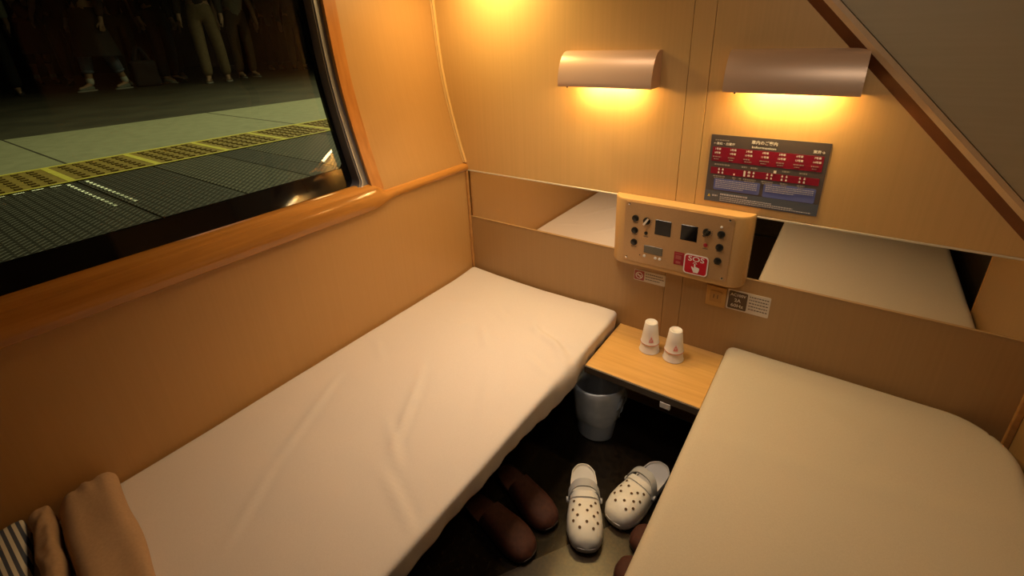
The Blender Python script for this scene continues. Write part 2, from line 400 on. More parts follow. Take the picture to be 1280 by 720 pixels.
def left_fn(p, nn):
    p = p.copy(); y = p.y
    f = noise.noise(Vector((p.x*5, y*3.2, 1.3)))*.0045 + noise.noise(Vector((p.x*14, y*9, 4.)))*.0012
    topw = max(0, nn.z)
    p.z += topw*(f + sum(ridge(p, *a) for a in WR))
    # soft sagging edge toward the aisle, perked corners at the head end
    if p.x > .6: p.z -= topw*.006*smooth((p.x-.6)/.1)
    p.z += topw*.012*math.exp(-((p.x)/.10)**2 - ((y)/.10)**2)
    p.z += topw*.006*math.exp(-((p.x-.70)/.08)**2 - ((y)/.06)**2)
    p.z -= topw*.006*math.exp(-((p.x-.35)/.2)**2 - ((y)/.03)**2)
    if nn.x > .3:   # hanging side, tucked and rippled
        low = smooth((-.01-p.z)/.085)
        p.x += low*(-.006 + .007*noise.noise(Vector((0, y*8, 2))) + .0022*math.sin(y*80 + 3*noise.noise(Vector((0, y*5, 9)))))
        p.x += .014*math.exp(-((y+.40)/.10)**2)*smooth((-.005-p.z)/.04)
        p.z -= low*(.024*math.exp(-((y+.46)/.15)**2) + .004*noise.noise(Vector((1, y*4, 2))))
    return p
bed = thing('bed', 'bed under the train window with a wrinkled white sheet', 'bed', (.35, -1, ZF))
obj('mattress', rbox(.004, .716, -2.0, -.008, -.092, 0, .020, 72, 190, 8, left_fn), M['sheet'], bed, True)
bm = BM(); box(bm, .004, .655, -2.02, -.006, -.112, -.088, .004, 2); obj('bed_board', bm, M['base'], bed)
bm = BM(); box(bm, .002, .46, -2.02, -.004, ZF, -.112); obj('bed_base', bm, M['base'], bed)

def right_fn(p, nn):
    p = p.copy(); y = p.y; t = max(0, nn.z)
    p.z += t*(noise.noise(Vector((p.x*3.5, y*2.6, 7.3)))*.0035 + noise.noise(Vector((p.x*12, y*8, 2.)))*.0006)
    p.z += t*ridge(p, (1.36, -.20), (1.52, -.24), .03, .0022)
    p.z += t*ridge(p, (1.14, -.46), (1.79, -.36), .03, .0020)
    # rounded far right corner
    if p.x > 1.66 and y > -.16:
        dx, dy = (p.x-1.66)/.14, (y+.16)/.155
        r = math.hypot(dx, dy); m = max(dx, dy)
        if r > 1e-6:
            p.x = 1.66 + dx*m/r*.14; p.y = -.16 + dy*m/r*.155
    if nn.x < -.3:
        low = smooth((-.01-p.z)/.08); p.x += low*(.012 + .004*noise.noise(Vector((0, y*9, 4))))
    return p
bed2 = thing('bed', 'bed on the right of the aisle with a smooth cream sheet', 'bed', (1.45, -1, ZF))
obj('mattress', rbox(1.106, 1.803, -2.0, -.003, -.10, 0, .028, 60, 150, 8, right_fn), M['cream'], bed2, True)
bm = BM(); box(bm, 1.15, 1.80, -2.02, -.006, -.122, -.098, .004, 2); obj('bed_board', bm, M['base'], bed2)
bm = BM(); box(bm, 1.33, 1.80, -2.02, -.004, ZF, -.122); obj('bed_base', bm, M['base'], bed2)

# pillow roll, folded robe on the near end of the left bed
def pil(p, nn):
    p = p.copy()
    p.z += max(0, nn.z)*(.010*noise.noise(Vector((p.x*9, p.y*14, 3))) + .004*noise.noise(Vector((p.x*30, p.y*50, 7)))*math.exp(-(p.x/.12)**2) + .003*math.sin(p.x*60 + p.y*20)*math.exp(-((p.x-.02)/.05)**2))
    p.y += .010*noise.noise(Vector((p.x*7, 2, p.z*14))) - .12*(p.x-.05)
    if p.x < .07: p.z += (.07-p.x)*.25*max(0, nn.z)*noise.noise(Vector((p.y*60, 1, 1)))
    return p
pl = thing('pillow', 'peach cotton pillow at the near end of the left bed', 'pillow', (.25, -1.45, .004))
obj('pillow_cover', rbox(.012, .52, -1.462, -1.356, .003, .068, .030, 50, 16, 12, pil), M['pillow'], pl, True)
def fr(p, nn):
    p = p.copy(); t = max(0, nn.z)
    p.z += t*(.012*noise.noise(Vector((p.x*16, p.y*30, 5))) + .006*noise.noise(Vector((p.x*40, p.y*60, 5)))) ; p.y += .008*noise.noise(Vector((p.x*14, 6, p.z*10))) - .14*(p.x-.05)
    return p
obj('cover_flap', rbox(.010, .50, -1.505, -1.468, .003, .064, .016, 60, 16, 8, fr), M['pillow'], pl, True)
m = mat('striped_cotton', rough=.9); n, l, b = nodes(m)
tc = n.new('ShaderNodeTexCoord'); sx = n.new('ShaderNodeSeparateXYZ'); ma = n.new('ShaderNodeMath'); ma.operation = 'MULTIPLY'; ma.inputs[1].default_value = 2*PI/.0115
sn = n.new('ShaderNodeMath'); sn.operation = 'SINE'; cr = n.new('ShaderNodeValToRGB')
cr.color_ramp.elements[0].position = .42; cr.color_ramp.elements[1].position = .58; cr.color_ramp.elements[0].color = (.06, .075, .13, 1); cr.color_ramp.elements[1].color = (.62, .60, .56, 1)
md = n.new('ShaderNodeMath'); md.operation = 'MULTIPLY_ADD'; md.inputs[1].default_value = .5; md.inputs[2].default_value = .5
l.new(tc.outputs['Object'], sx.inputs[0]); l.new(sx.outputs['Y'], ma.inputs[0]); l.new(ma.outputs[0], sn.inputs[0]); l.new(sn.outputs[0], md.inputs[0]); l.new(md.outputs[0], cr.inputs[0]); l.new(cr.outputs[0], b.inputs['Base Color'])
def rob(p, nn):
    p = p.copy(); p.z += max(0, nn.z)*.006*noise.noise(Vector((p.x*9, p.y*9, 8))); p.y -= .20*(p.x-.05); return p
rb = thing('folded_robe', 'folded cotton robe with navy and white stripes behind the pillow', 'robe', (.2, -1.7, .004))
for i, (z0, z1) in enumerate(((.003, .030), (.031, .062))):
    obj('folded_layer', rbox(.012, .40 - .01*i, -1.86, -1.514, z0, z1, .012, 30, 24, 4, rob), m, rb, True)

# ------------------------------------------------------------------ table, cups
tb = thing('side_table', 'narrow wooden shelf table between the two beds', 'table', (.91, -.15, -.085))
bm = BM(); box(bm, .722, 1.100, -.294, -.001, -.083, -.060, .002, 2); obj('tabletop', bm, M['table'], tb)
bm = BM(); box(bm, .722, 1.100, -.300, -.294, -.086, -.0605, .0015, 2); obj('front_edge', bm, M['table_edge'], tb)
bm = BM(); box(bm, .722, 1.100, -.268, -.245, -.112, -.086); obj('support_rail', bm, M['base'], tb)
bm = BM(); box(bm, .984, 1.016, -.302, -.290, -.106, -.085, .001, 1); o_ = obj('bracket', bm, M['white'], tb); o_['label'] = 'small white bracket plate'
CUPR0, CUPR1, CUPH = .0335, .0235, .080
def cup_mesh(k=1.):
    bm = BM(); S = 40
    ring = lambda r, z: [(k*r*math.cos(2*PI*i/S), k*r*math.sin(2*PI*i/S), z) for i in range(S)]
    rr = lambda z: CUPR0 + (CUPR1-CUPR0)*z/CUPH
    prof_ = [(rr(.002)-.0012, .001), (rr(0)+.0006, .0), (rr(0)+.0016, .0016), (rr(0)+.0006, .0035), (rr(.006), .006), (rr(.04), .04), (rr(CUPH)-.0002, CUPH-.003), (rr(CUPH)-.002, CUPH-.0005), (CUPR1-.004, CUPH), (CUPR1-.0048, CUPH-.002), (.001, CUPH-.002)]
    loft(bm, [ring(r, z) for r, z in prof_], True, False, True)
    loft(bm, [ring(rr(.002)-.0012, .001), ring(CUPR1-.003, CUPH-.006)], True, False, True)
    me = bpy.data.meshes.new('cup'); bm.to_mesh(me); bm.free()
    for p in me.polygons: p.use_smooth = True
    me.materials.append(M['paper']); return me
CUP = cup_mesh(); CUPU = cup_mesh(.915)
def cup(x, y, z, label, mark, face=0.):
    t = thing('paper_cup', label, 'cup', (x, y, z), 'upturned paper cups on the side table')
    o = bpy.data.objects.new('cup_body', CUPU if mark else CUP); col.objects.link(o); o.parent = t
    if mark:
        bm = BM(); S = 40; r = CUPR0*.915 + .0019
        ring = lambda r, z: [(r*math.cos(2*PI*i/S), r*math.sin(2*PI*i/S), z) for i in range(S)]
        loft(bm, [ring(r, .0004), ring(r+.0004, .0016), ring(r-.0006, .0034)], True, False, False)
        bmesh.ops.translate(bm, verts=bm.verts, vec=(x, y, z)); obj('rim', bm, M['redline'], t, True)
        bm = BM()
        def on(u, v, e=.0006):     # u arc metres around the side, v height
            r = .915*(CUPR0 + (CUPR1-CUPR0)*v/CUPH) + e; a = face + u/r
            return (x + r*math.sin(a), y - r*math.cos(a), z + v)
        for (u0, u1, v0, v1) in ((-.0075, .0075, .0135, .0175), (-.006, -.0015, .019, .024), (.001, .0065, .0185, .0235), (-.004, .004, .0255, .0285), (-.0015, .0015, .0285, .034)):
            K = 5
            a = [bm.verts.new(on(u0 + (u1-u0)*i/K, v0)) for i in range(K+1)]; b = [bm.verts.new(on(u0 + (u1-u0)*i/K, v1)) for i in range(K+1)]
            for i in range(K): bm.faces.new((a[i], a[i+1], b[i+1], b[i]))
        obj('printed_mark', bm, M['pinkprint'], t, True)
    return t
TZ = -.0598
for (x, y, side) in ((.873, -.100, 'left'), (.958, -.103, 'right')):
    cup(x, y, TZ, 'lower white paper cup of the %s upturned stack on the shelf table' % side, False)
    cup(x, y, TZ+.034, 'upper white paper cup with pink mark on the %s upturned stack' % side, True, .45)

# ------------------------------------------------------------------ rubbish bin
bn = thing('waste_bin', 'small grey plastic waste bin lined with a bag under the table', 'bin', (.745, -.215, ZF))
cx, cy = .744, -.224; S = 56
def ell(rx, ry, z, dx=0., f=None):
    P = []
    for i in range(S):
        a = 2*PI*i/S; k = f(a, z) if f else 1.
        P.append((cx + dx + rx*k*math.cos(a), cy + ry*k*math.sin(a), z))
    return P
bm = BM(); H = .225
def w2(t): return (.066 + .027*t, .056 + .018*t)
R_ = []
R_.append(ell(.058, .048, ZF+.001))
for t in (0, .03, .1, .3, .5, .7, .9, .97): R_.append(ell(*w2(t), ZF+.004+H*t*.985, -.008*(1-t)))
R_ += [ell(*[q+.003 for q in w2(1)], ZF+H), ell(*[q-.001 for q in w2(1)], ZF+H+.003)]
for t in (.95, .6, .2, .05): R_.append(ell(*[q-.004 for q in w2(t)], ZF+.004+H*t, -.008*(1-t)))
loft(bm, R_); obj('bin_body', bm, M['bin'], bn, True, .9)
bm = BM()
def wav(a, z): return 1 + .020*noise.noise(Vector((math.cos(a)*3, math.sin(a)*3, z*18))) + .012*noise.noise(Vector((math.cos(a)*7, math.sin(a)*7, z*8)))
def tilt(P): return [(px, py, pz + .016*(px-cx)/.09*smooth((pz-ZF-.12)/.1)) for px, py, pz in P]
R_ = []
zl = lambda i: ZF + .078 + .010*math.sin(2*PI*i/S*3 + 1) + .020*math.cos(2*PI*i/S)
base = [(p[0], p[1], zl(i)) for i, p in enumerate(ell(.0805, .0655, 0, -.003, wav))]
R_.append(base)
for t in (.45, .6, .75, .9, 1.): R_.append(tilt(ell(w2(t)[0]+.0055, w2(t)[1]+.005, ZF+H*t, -.008*(1-t), wav)))
R_.append(tilt(ell(w2(1)[0]+.003, w2(1)[1]+.003, ZF+H+.007, 0, wav)))
for t in (.97, .85, .6, .35): R_.append(tilt(ell(w2(t)[0]-.008, w2(t)[1]-.008, ZF+H*t, -.008*(1-t), wav)))
loft(bm, R_, True, False, True); o_ = obj('bin_liner', bm, M['bag'], bn, True); o_['label'] = 'grey plastic bag folded over the rim'
bm = BM()   # gathered corner of the bag on the right
for k in range(5):
    y = cy - .03 + .014*k; P = []
    for i in range(7):
        z = ZF + .235 - .021*i
        P.append((cx + .097 + .010*math.sin(i*.9 + k*1.3) - .0035*i, y + .005*math.cos(i*1.4 + k), z))
    a = [bm.verts.new(p) for p in P]; b = [bm.verts.new((p[0]-.012, p[1]+.013, p[2]-.003)) for p in P]
    for i in range(6): bm.faces.new((a[i], a[i+1], b[i+1], b[i]))
obj('bag_gather', bm, M['bag'], bn, True)

# ------------------------------------------------------------------ footwear
def outline(s, L, W):
    """half widths of a shoe outline at s (0 heel..1 toe) -> (left, right)"""
    pts = [(0, .0), (.008, .26), (.03, .46), (.1, .70), (.22, .80), (.38, .80), (.52, .88), (.68, 1.), (.8, 1.), (.9, .88), (.96, .66), (.985, .46), (.996, .24), (1, .0)]
    for (a, wa), (b, wb) in zip(pts, pts[1:]):
        if s <= b:
            t = (s-a)/(b-a); t = t if 0 < a and b < 1 else (math.sqrt(t) if a == 0 else 1-math.sqrt(max(0, 1-(1-(1-t)**2)**.5**2)) if False else t)
            return (wa + (wb-wa)*t)*W/2
    return 0
SS = [0, .003, .008, .02, .05, .1, .16, .24, .32, .4, .48, .56, .64, .72, .8, .86, .91, .95, .975, .985, .993, .998, 1]
def shoe_outline(L, W, k=1., asym=.06, mirror=1):
    Lp, Rp = [], []
    for s in SS:
        h = outline(s, L, W)*k; c = mirror*asym*W*math.sin(PI*s)*(s > 0) * (s-.3)
        y = (s-.5)*L*(k if k < 1 else 1) + .5*L
        Lp.append((c-h, y)); Rp.append((c+h, y))
    pts = Rp + Lp[::-1]
    out = []
    for p in pts:
        if not out or math.hypot(p[0]-out[-1][0], p[1]-out[-1][1]) > 1e-4: out.append(p)
    if math.hypot(out[0][0]-out[-1][0], out[0][1]-out[-1][1]) < 1e-4: out.pop()
    return out
def place(bm, x, y, z, rot):
    bmesh.ops.rotate(bm, verts=bm.verts, cent=(0, 0, 0), matrix=Matrix.Rotation(rot, 3, 'Z'))
    bmesh.ops.translate(bm, verts=bm.verts, vec=(x, y, z))
def shoe(name, label, cat, group, x, y, rot, L, W, mirror, ms, vamp0, hv, holes, strap, sole_h=.026):
    t = thing(name, label, cat, (x, y, ZF), group)
    z0 = ZF + .0025
    O = lambda k: shoe_outline(L, W, k, mirror=mirror)
    bm = BM()
    rr = [(.93, 0), (.97, .005), (1., sole_h*.6), (1., sole_h), (.96, sole_h+.002)]
    loft(bm, [[(px, py, z) for px, py in O(k)] for k, z in rr], True, True, False)
    loft(bm, [[(px, py, z) for px, py in O(k)] for k, z in ((.96, sole_h+.002), (.93, sole_h-.003))], True, False, True)
    place(bm, x, y, z0, rot); obj('sole', bm, ms['sole'], t, True, .9)
    bm = BM()
    loft(bm, [[(px, py, z) for px, py in O(k)] for k, z in ((.945, sole_h-.004), (.93, sole_h-.0005), (.5, sole_h-.0015))], True, False, True)
    place(bm, x, y, z0, rot); obj('footbed', bm, ms['footbed'], t, True, .9)
    # upper dome
    def up(s, a):
        h = outline(s, L, W)*1.0; c = mirror*.06*W*math.sin(PI*s)*(s-.3)
        u = (s-vamp0)/(1-vamp0)
        hh = hv*(1 - .10*u - .50*max(0, (u-.45)/.55)**2.2) * (1 if u < .9 else math.sqrt(max(0, 1-((u-.9)/.1)**2))*.9 + .1)
        ca, sa = math.cos(a), math.sin(a)
        return Vector((c + h*math.copysign(abs(ca)**.75, ca), s*L, sole_h-.004 + hh*sa**.72 if sa > 0 else sole_h-.004))
    NA = 22
    ss = [vamp0 + (1-vamp0)*i/26 for i in range(27)]; ss[-1] = .9995
    bm = BM()
    front = lambda s, a: up(s - (.05*(1-math.sin(a))*(1-(s-vamp0)/(1-vamp0)) if vamp0 > .3 else 0), a)
    rings = [[front(s, PI*i/NA) for i in range(NA+1)] for s in ss]
    inner = [[(p - Vector((p.x*.05, 0, .0045)) if 0 < i < NA else p - Vector((p.x*.05, 0, 0))) for i, p in enumerate(r)] for r in rings[:-1]]
    loft(bm, rings, closed=False); 
    n0 = len(bm.faces)
    loft(bm, inner, closed=False)
    loft(bm, [rings[0], inner[0]], closed=False)
    if holes:
        for (s, a) in holes:
            p = front(s, a); e = .01
            ta = (front(s+e, a) - front(s-e, a)).normalized(); tb_ = (front(s, a+e*4) - front(s, a-e*4)).normalized(); nn = ta.cross(tb_).normalized()
            if nn.z < 0: nn = -nn
            r = .0042
            vs = [bm.verts.new(p + nn*.0011 + ta*r*math.cos(2*PI*i/14) + tb_*r*math.sin(2*PI*i/14)) for i in range(14)]
            bm.faces.new(vs).material_index = 1
    place(bm, x, y, z0, rot)
    me_up = obj('upper', bm, [ms['upper'], M['hole']], t, True, 1.2)
    if strap:
        # raised opening collar and heel strap swung forward across the instep
        bm = BM()
        for (sv, hgt, wid, th) in ((vamp0 - .012, hv + .010, .026, .0045),):
            P = []
            for i in range(25):
                a = PI*i/24; q = up(vamp0 + .02, a)
                P.append(Vector((q.x*1.07, sv*L - .018*math.sin(a)**2, q.z + .007*math.sin(a) + .004)))
            rings = []
            for p in P:
                rings.append([p + Vector((0, -wid/2, -.001)), p + Vector((0, wid/2, -.001)), p + Vector((0, wid/2, th)), p + Vector((0, -wid/2, th))])
            loft(bm, rings)
        place(bm, x, y, z0, rot); obj('heel_strap', bm, ms['strap'], t, True, .7)
        bm = BM(); P = []
        rings = []
        for i in range(25):
            a = PI*i/24; q = front(vamp0 + .035, a)
            p = Vector((q.x*1.015, q.y, q.z + .002))
            rings.append([p + Vector((0, -.010, -.001)), p + Vector((0, .010, -.001)), p + Vector((0, .010, .003)), p + Vector((0, -.010, .0035))])
        loft(bm, rings); place(bm, x, y, z0, rot); obj('collar', bm, ms['footbed'], t, True, .7)
        for sd in (0, PI):
            bm = BM(); q = up(vamp0 + .02, sd); q = Vector((q.x*1.04, q.y - .004, sole_h + .016)); d = Vector((math.cos(sd), 0, 0))
            cyl(bm, q - d*.002, q + d*.006, .009, .0075, 18); place(bm, x, y, z0, rot); obj('rivet', bm, ms['strap'], t, True, .8)
        # heel rim
        bm = BM(); oo = [p for p in O(.985) if p[1] < (vamp0+.05)*L]
        oo = sorted(oo, key=lambda p: math.atan2(p[0], -(p[1]-(vamp0+.05)*L)))
        loft(bm, [[(px*k, py if k == 1 else py + (.3*L-py)*.04, z) for k, z in ((1, sole_h-.006), (1, sole_h+.006), (.93, sole_h+.006), (.93, sole_h-.006))] for px, py in oo], True)
        place(bm, x, y, z0, rot); obj('heel_rim', bm, ms['upper'], t, True, .8)
    return t
HO = [(.61, PI*.32), (.62, PI*.68), (.655, PI*.44), (.66, PI*.58), (.70, PI*.31), (.71, PI*.52), (.715, PI*.71), (.76, PI*.40), (.765, PI*.62), (.81, PI*.31), (.82, PI*.51), (.82, PI*.70), (.87, PI*.42), (.875, PI*.61)]
cl = dict(sole=M['clog'], footbed=M['clog_inner'], upper=M['clog'], strap=M['clog_grey'])
shoe('clog', 'white perforated clog in the aisle pointing straight at the camera', 'shoe', 'pair of white clogs on the aisle floor', .780, -.408, math.radians(180+29.5), .290, .106, 1, cl, .50, .056, HO, True)
shoe('clog', 'white perforated clog turned toward the right, nearest the right bed', 'shoe', 'pair of white clogs on the aisle floor', 1.010, -.262, math.radians(180-13), .288, .106, -1, cl, .50, .056, HO, True)
sl = dict(sole=M['slipper_dark'], footbed=M['slipper'], upper=M['slipper'], strap=M['slipper'])
gs = 'brown slippers half under the beds'
shoe('slipper', 'dark brown slipper under the left bed, the one farther from the camera', 'slipper', gs, .545, -.555, math.radians(-90-19), .275, .098, 1, sl, .40, .050, None, False, .016)
shoe('slipper', 'dark brown slipper under the left bed, the one nearer the camera', 'slipper', gs, .520, -.700, math.radians(-90-11), .285, .100, -1, sl, .40, .050, None, False, .016)
shoe('slipper', 'brown slipper under the right bed just below the right clog', 'slipper', gs, 1.275, -.54, math.radians(90+0), .27, .098, 1, sl, .40, .045, None, False, .016)
shoe('slipper', 'brown slipper under the right bed at the bottom edge of the view', 'slipper', gs, 1.275, -.655, math.radians(90-2), .27, .098, -1, sl, .40, .045, None, False, .016)

# ------------------------------------------------------------------ reading lamps
def reading_lamp(x0, x1, label):
    z0, z1, d = .812, .918, .078
    t = thing('reading_lamp', label, 'lamp', ((x0+x1)/2, 0, (z0+z1)/2), 'reading lamps on the end wall')
    P = [(0, z1)]
    for i in range(13):
        a = PI/2 - (PI/2)*i/12
        P.append((-d*.20 - d*.80*math.cos(a)**.9, z0 + .014 + (z1-z0-.014)*math.sin(a)**1.15))
    P += [(-d*1.0, z0+.006), (-d*.97, z0)]
    inn = [(py + .003 if py < -.004 else py, pz - (.003 if pz > z0+.02 else 0)) for py, pz in P][::-1]
    bm = BM(); ring = lambda x: [(x, py, pz) for py, pz in P + inn]
    loft(bm, [ring(x0+.004), ring(x1-.004)]); obj('shade', bm, M['lampshade'], t, True, .5)
    for xa, xb in ((x0, x0+.004), (x1-.004, x1)):
        bm = BM(); prism(bm, [(xa, py, pz) for py, pz in P + [(0, z0)]], (xb-xa, 0, 0)); obj('end_cap', bm, M['lampshade'], t, False)
    xm = (x0+x1)/2
    bm = BM(); cyl(bm, (xm-.045, -.034, z0+.013), (xm+.045, -.034, z0+.013), .008, seg=16); obj('tube', bm, M['bulb'], t, True, .8)
    bm = BM(); cyl(bm, (x0+.03, -.066, z0+.002), (x0+.03, -.066, z0-.004), .004, seg=12)
    obj('pull_switch', bm, M['chrome'], t, True, .8)
    li = bpy.data.lights.new('reading_light', 'AREA'); li.shape = 'RECTANGLE'; li.size = .17; li.size_y = .02; li.energy = LAMP_W; li.color = (1., .70, .25)
    lo = bpy.data.objects.new('reading_light', li); col.objects.link(lo); lo.parent = t
    lo.location = (0, -.034, z0+.022-(z0+z1)/2)
    lo.rotation_euler = (math.radians(-14), 0, 0)
LAMP_W = 2.5
reading_lamp(.490, .803, 'curved bronze wall reading lamp on the left, nearest the window')
reading_lamp(1.001, 1.312, 'curved bronze wall reading lamp above the information sign by the slope')

# ------------------------------------------------------------------ console between the beds
cn = thing('control_panel', 'beige wall console with knobs, dark displays and a red call sticker', 'control panel', (.91, 0, .24))
Z0, Z1, X0, X1, D = .226, .461, .688, 1.127, .055
bm = BM(); P = []
for i in range(13):
    a = PI/2*i/12; P.append((X1 - .050 + .050*math.cos(a), -D*math.sin(a)**.9))
Q = [(X0 + (X1 - px), py) for px, py in P][::-1]
sec = [(px, min(py, -.0022)) for px, py in P + Q]
rings = []
for z, k in ((Z0, .965), (Z0+.002, .985), (Z0+.007, 1.), (Z1-.006, 1.), (Z1-.0015, .985), (Z1, .965)):
    rings.append([((X0+X1)/2 + (px-(X0+X1)/2)*(1-(1-k)*.25), py*k, z) for px, py in sec])
loft(bm, rings); obj('housing', bm, M['panel'], cn, True, .8)
fy = -D
bm = BM(); pts = rrect(.340, .212, .006); prism(bm, [(.909+a, fy-.0025, .3485+b) for a, b in pts], (0, .003, 0)); obj('face_plate', bm, M['plate'], cn)
fy -= .0025
def knob(name, x, z, r, d, m, seg=24, lab=None):
    bm = BM(); S = seg
    ring = lambda r, y: [(x + r*math.cos(2*PI*i/S), y, z + r*math.sin(2*PI*i/S)) for i in range(S)]
    loft(bm, [ring(r, fy), ring(r*.97, fy-d*.8), ring(r*.8, fy-d)], True, False, True)
    o = obj(name, bm, m, cn, True, .6)
    if lab: o['label'] = lab
    return o
for x, zs in ((.776, (.400, .357, .314)), (1.047, (.399, .356, .310))):
    for z in zs: knob('socket', x, z, .0112, .006, M['black'], lab='round black button')
for x in (.815, 1.005):
    k = knob('rotary_switch', x, .397, .012, .006, M['black'], lab='black rotary switch with chrome pointer')
    bm = BM(); bx_ = [(-.0135, -.0032), (.0135, -.0032), (.0135, .0032), (-.0135, .0032)]
    ca, sa = math.cos(1.0), math.sin(1.0)
    prism(bm, [(x + a*ca - b_*sa, fy-.012, .397 + a*sa + b_*ca) for a, b_ in bx_], (0, .007, 0)); obj('pointer', bm, M['chrome'], k)
    bm = BM()
    for i in range(7):
        a = -2.2 + i*.42; 
        cyl(bm, (x + .0165*math.cos(a), fy-.0006, .397 + .0165*math.sin(a)), (x + .0165*math.cos(a), fy+.0005, .397 + .0165*math.sin(a)), .0013, seg=8)
    obj('scale_marks', bm, M['label_ink'], k)
knob('push_button', .815, .354, .0058, .003, M['black']); knob('push_button', 1.006, .354, .0062, .003, M['red_dim'], lab='dark red push button')
knob('indicator', 1.045, .4215, .0040, .002, M['white'], 12)
for x in (.853, .868, .815): knob('push_button', x, .2715, .0050, .002, M['white'], 16, 'small white push button')
knob('indicator', .799, .2715, .002, .001, M['black'], 8)
for xa, xb in ((.844, .8955), (.927, .978)):
    bm = BM(); box(bm, xa, xb, fy-.0012, fy, .357, .4085, .0008, 1); obj('display', bm, M['gasket'], cn)
bm = BM(); box(bm, .812, .875, fy-.0015, fy, .2835, .3115, .0008, 1); o_ = obj('clock_display', bm, M['lcd'], cn); o_['label'] = 'grey clock display'
for x, z in ((.752, .4465), (1.066, .4465), (.752, .2535), (1.066, .2535)): knob('screw', x, z, .0042, .002, M['chrome'], 14)
# faint print rows under the controls
for x, z, h in [(x, z, .009) for x in (.776, 1.047) for z in (.384, .341, .297)] + [(x, .341, .008) for x in (.815, 1.006)]:
    bm = BM(); bar(bm, x-h, x+h, z, z+.0022, fy); obj('printed_caption', bm, M['label_ink'], cn)
# red emergency label with its own two marks, then the SOS sticker
bm = BM(); box(bm, .914, .946, fy-.001, fy, .267, .3115); o_ = obj('emergency_label', bm, M['red_dim'], cn)
bm = BM(); box(bm, .919, .938, fy-.0016, fy-.001, .287, .300); box(bm, .921, .936, fy-.0016, fy-.001, .271, .279); box(bm, .918, .940, fy-.0016, fy-.001, .3045, .3075)
obj('label_print', bm, [mat('dull_red_print', (.42, .10, .09), .5)], o_)
sx_, sz_, sw, sh = .9845, .2805, .075, .069
bm = BM(); prism(bm, [(sx_+a, fy-.0030, sz_+b) for a, b in rrect(sw, sh, .011)], (0, .0015, 0)); so = obj('sos_sticker', bm, M['white'], cn)
so['label'] = 'red call sticker reading SOS with a pointing hand'
bm = BM(); prism(bm, [(sx_+a, fy-.0034, sz_+b) for a, b in rrect(sw-.0075, sh-.0075, .0085)], (0, .0010, 0)); obj('sticker_field', bm, M['red'], so)
bm = BM(); addtext(bm, 'SOS', .0240, sx_, sz_+.0195, fy-.0040, bold=.0003, maxw=.050)
obj('sticker_text', bm, M['white'], so)
bm = BM(); hy = fy-.0040; hz = sz_-.010
hand = [(-.0045, .013), (-.0045, -.001), (-.0110, .004), (-.0130, .0015), (-.0095, -.006), (-.0060, -.0125), (-.0050, -.0165), (.0095, -.0165), (.0105, -.0120), (.0125, -.0065), (.0125, .0005), (.0105, .0020), (.0085, .0015), (.0082, .0025), (.0060, .0035), (.0045, .0028), (.0030, .0042), (.0012, .0048), (-.0002, .0042), (-.0002, .013), (-.0012, .0146), (-.0035, .0146)]
ngon(bm, [(sx_+a, hy, hz+b) for a, b in hand])
# burst arc above fingertip
for i in range(8):
    a0, a1 = .25 + (PI-.5)*i/8, .25 + (PI-.5)*(i+1)/8
    f = lambda r, a: (sx_-.0024 + r*math.cos(a), hy, hz+.0125 + r*math.sin(a))
    ngon(bm, [f(.0050, a0), f(.0068, a0), f(.0068, a1), f(.0050, a1)])
obj('hand_symbol', bm, M['white'], so)

# ------------------------------------------------------------------ wall stickers and outlet
ns_ = thing('no_smoking_sticker', 'small white no smoking sticker with a red square below the console', 'sticker', (.82, 0, .162))
bm = BM(); prism(bm, [(.820+a, -.0012, .1635+b) for a, b in rrect(.114, .043, .003)], (0, .0022, 0)); obj('backing', bm, M['label_white'], ns_)
bm = BM(); prism(bm, [(.783+a, -.0018, .1635+b) for a, b in rrect(.036, .036, .003)], (0, .0008, 0)); obj('red_square', bm, mat('sticker_red', (.38, .07, .06), .5), ns_)
bm = BM()
for i in range(20):
    a0, a1 = 2*PI*i/20, 2*PI*(i+1)/20; f = lambda r, a: (.783 + r*math.cos(a), -.0024, .1635 + r*math.sin(a))
    ngon(bm, [f(.0105, a0), f(.0135, a0), f(.0135, a1), f(.0105, a1)])
ca, sa = math.cos(-PI/4), math.sin(-PI/4)
ngon(bm, [(.783 + a*ca - b*sa, -.0024, .1635 + a*sa + b*ca) for a, b in ((-.012, -.0016), (.012, -.0016), (.012, .0016), (-.012, .0016))])
ngon(bm, [(.775, -.0023, .1622), (.791, -.0023, .1622), (.791, -.0023, .1648), (.775, -.0023, .1648)])
obj('no_smoking_symbol', bm, M['white'], ns_)
bm = BM()
for i, (a, b) in enumerate(((.806, .868), (.806, .872), (.806, .858))): 
    x = a
    while x < b:
        wv = random.uniform(.004, .009); bar(bm, x, min(x+wv, b), .1735-.0105*i, .1765-.0105*i, -.0012); x += wv + .0015
obj('print', bm, M['label_ink'], ns_)
ot = thing('power_outlet', 'square wood coloured power outlet plate above the shelf table', 'outlet', (1.048, 0, .158))
bm = BM(); box(bm, 1.016, 1.079, -.006, 0, .122, .195, .002, 2); obj('plate', bm, M['outlet'], ot)
bm = BM(); box(bm, 1.030, 1.065, -.0072, -.006, .138, .180, .0006, 1); obj('socket_insert', bm, mat('outlet_insert', (.45, .24, .07), .4), ot)
bm = BM()
for dx in (-.006, .006): box(bm, 1.0475+dx-.0012, 1.0475+dx+.0012, -.0076, -.0070, .152, .166)
obj('slots', bm, M['label_brown'], ot)
ac = thing('voltage_sticker', 'white sticker with a brown AC100V 2A 60Hz block beside the outlet', 'sticker', (1.145, 0, .16))
bm = BM(); prism(bm, [(1.144+a, -.0012, .1605+b) for a, b in rrect(.126, .072, .004)], (0, .0022, 0)); obj('backing', bm, M['label_white'], ac)
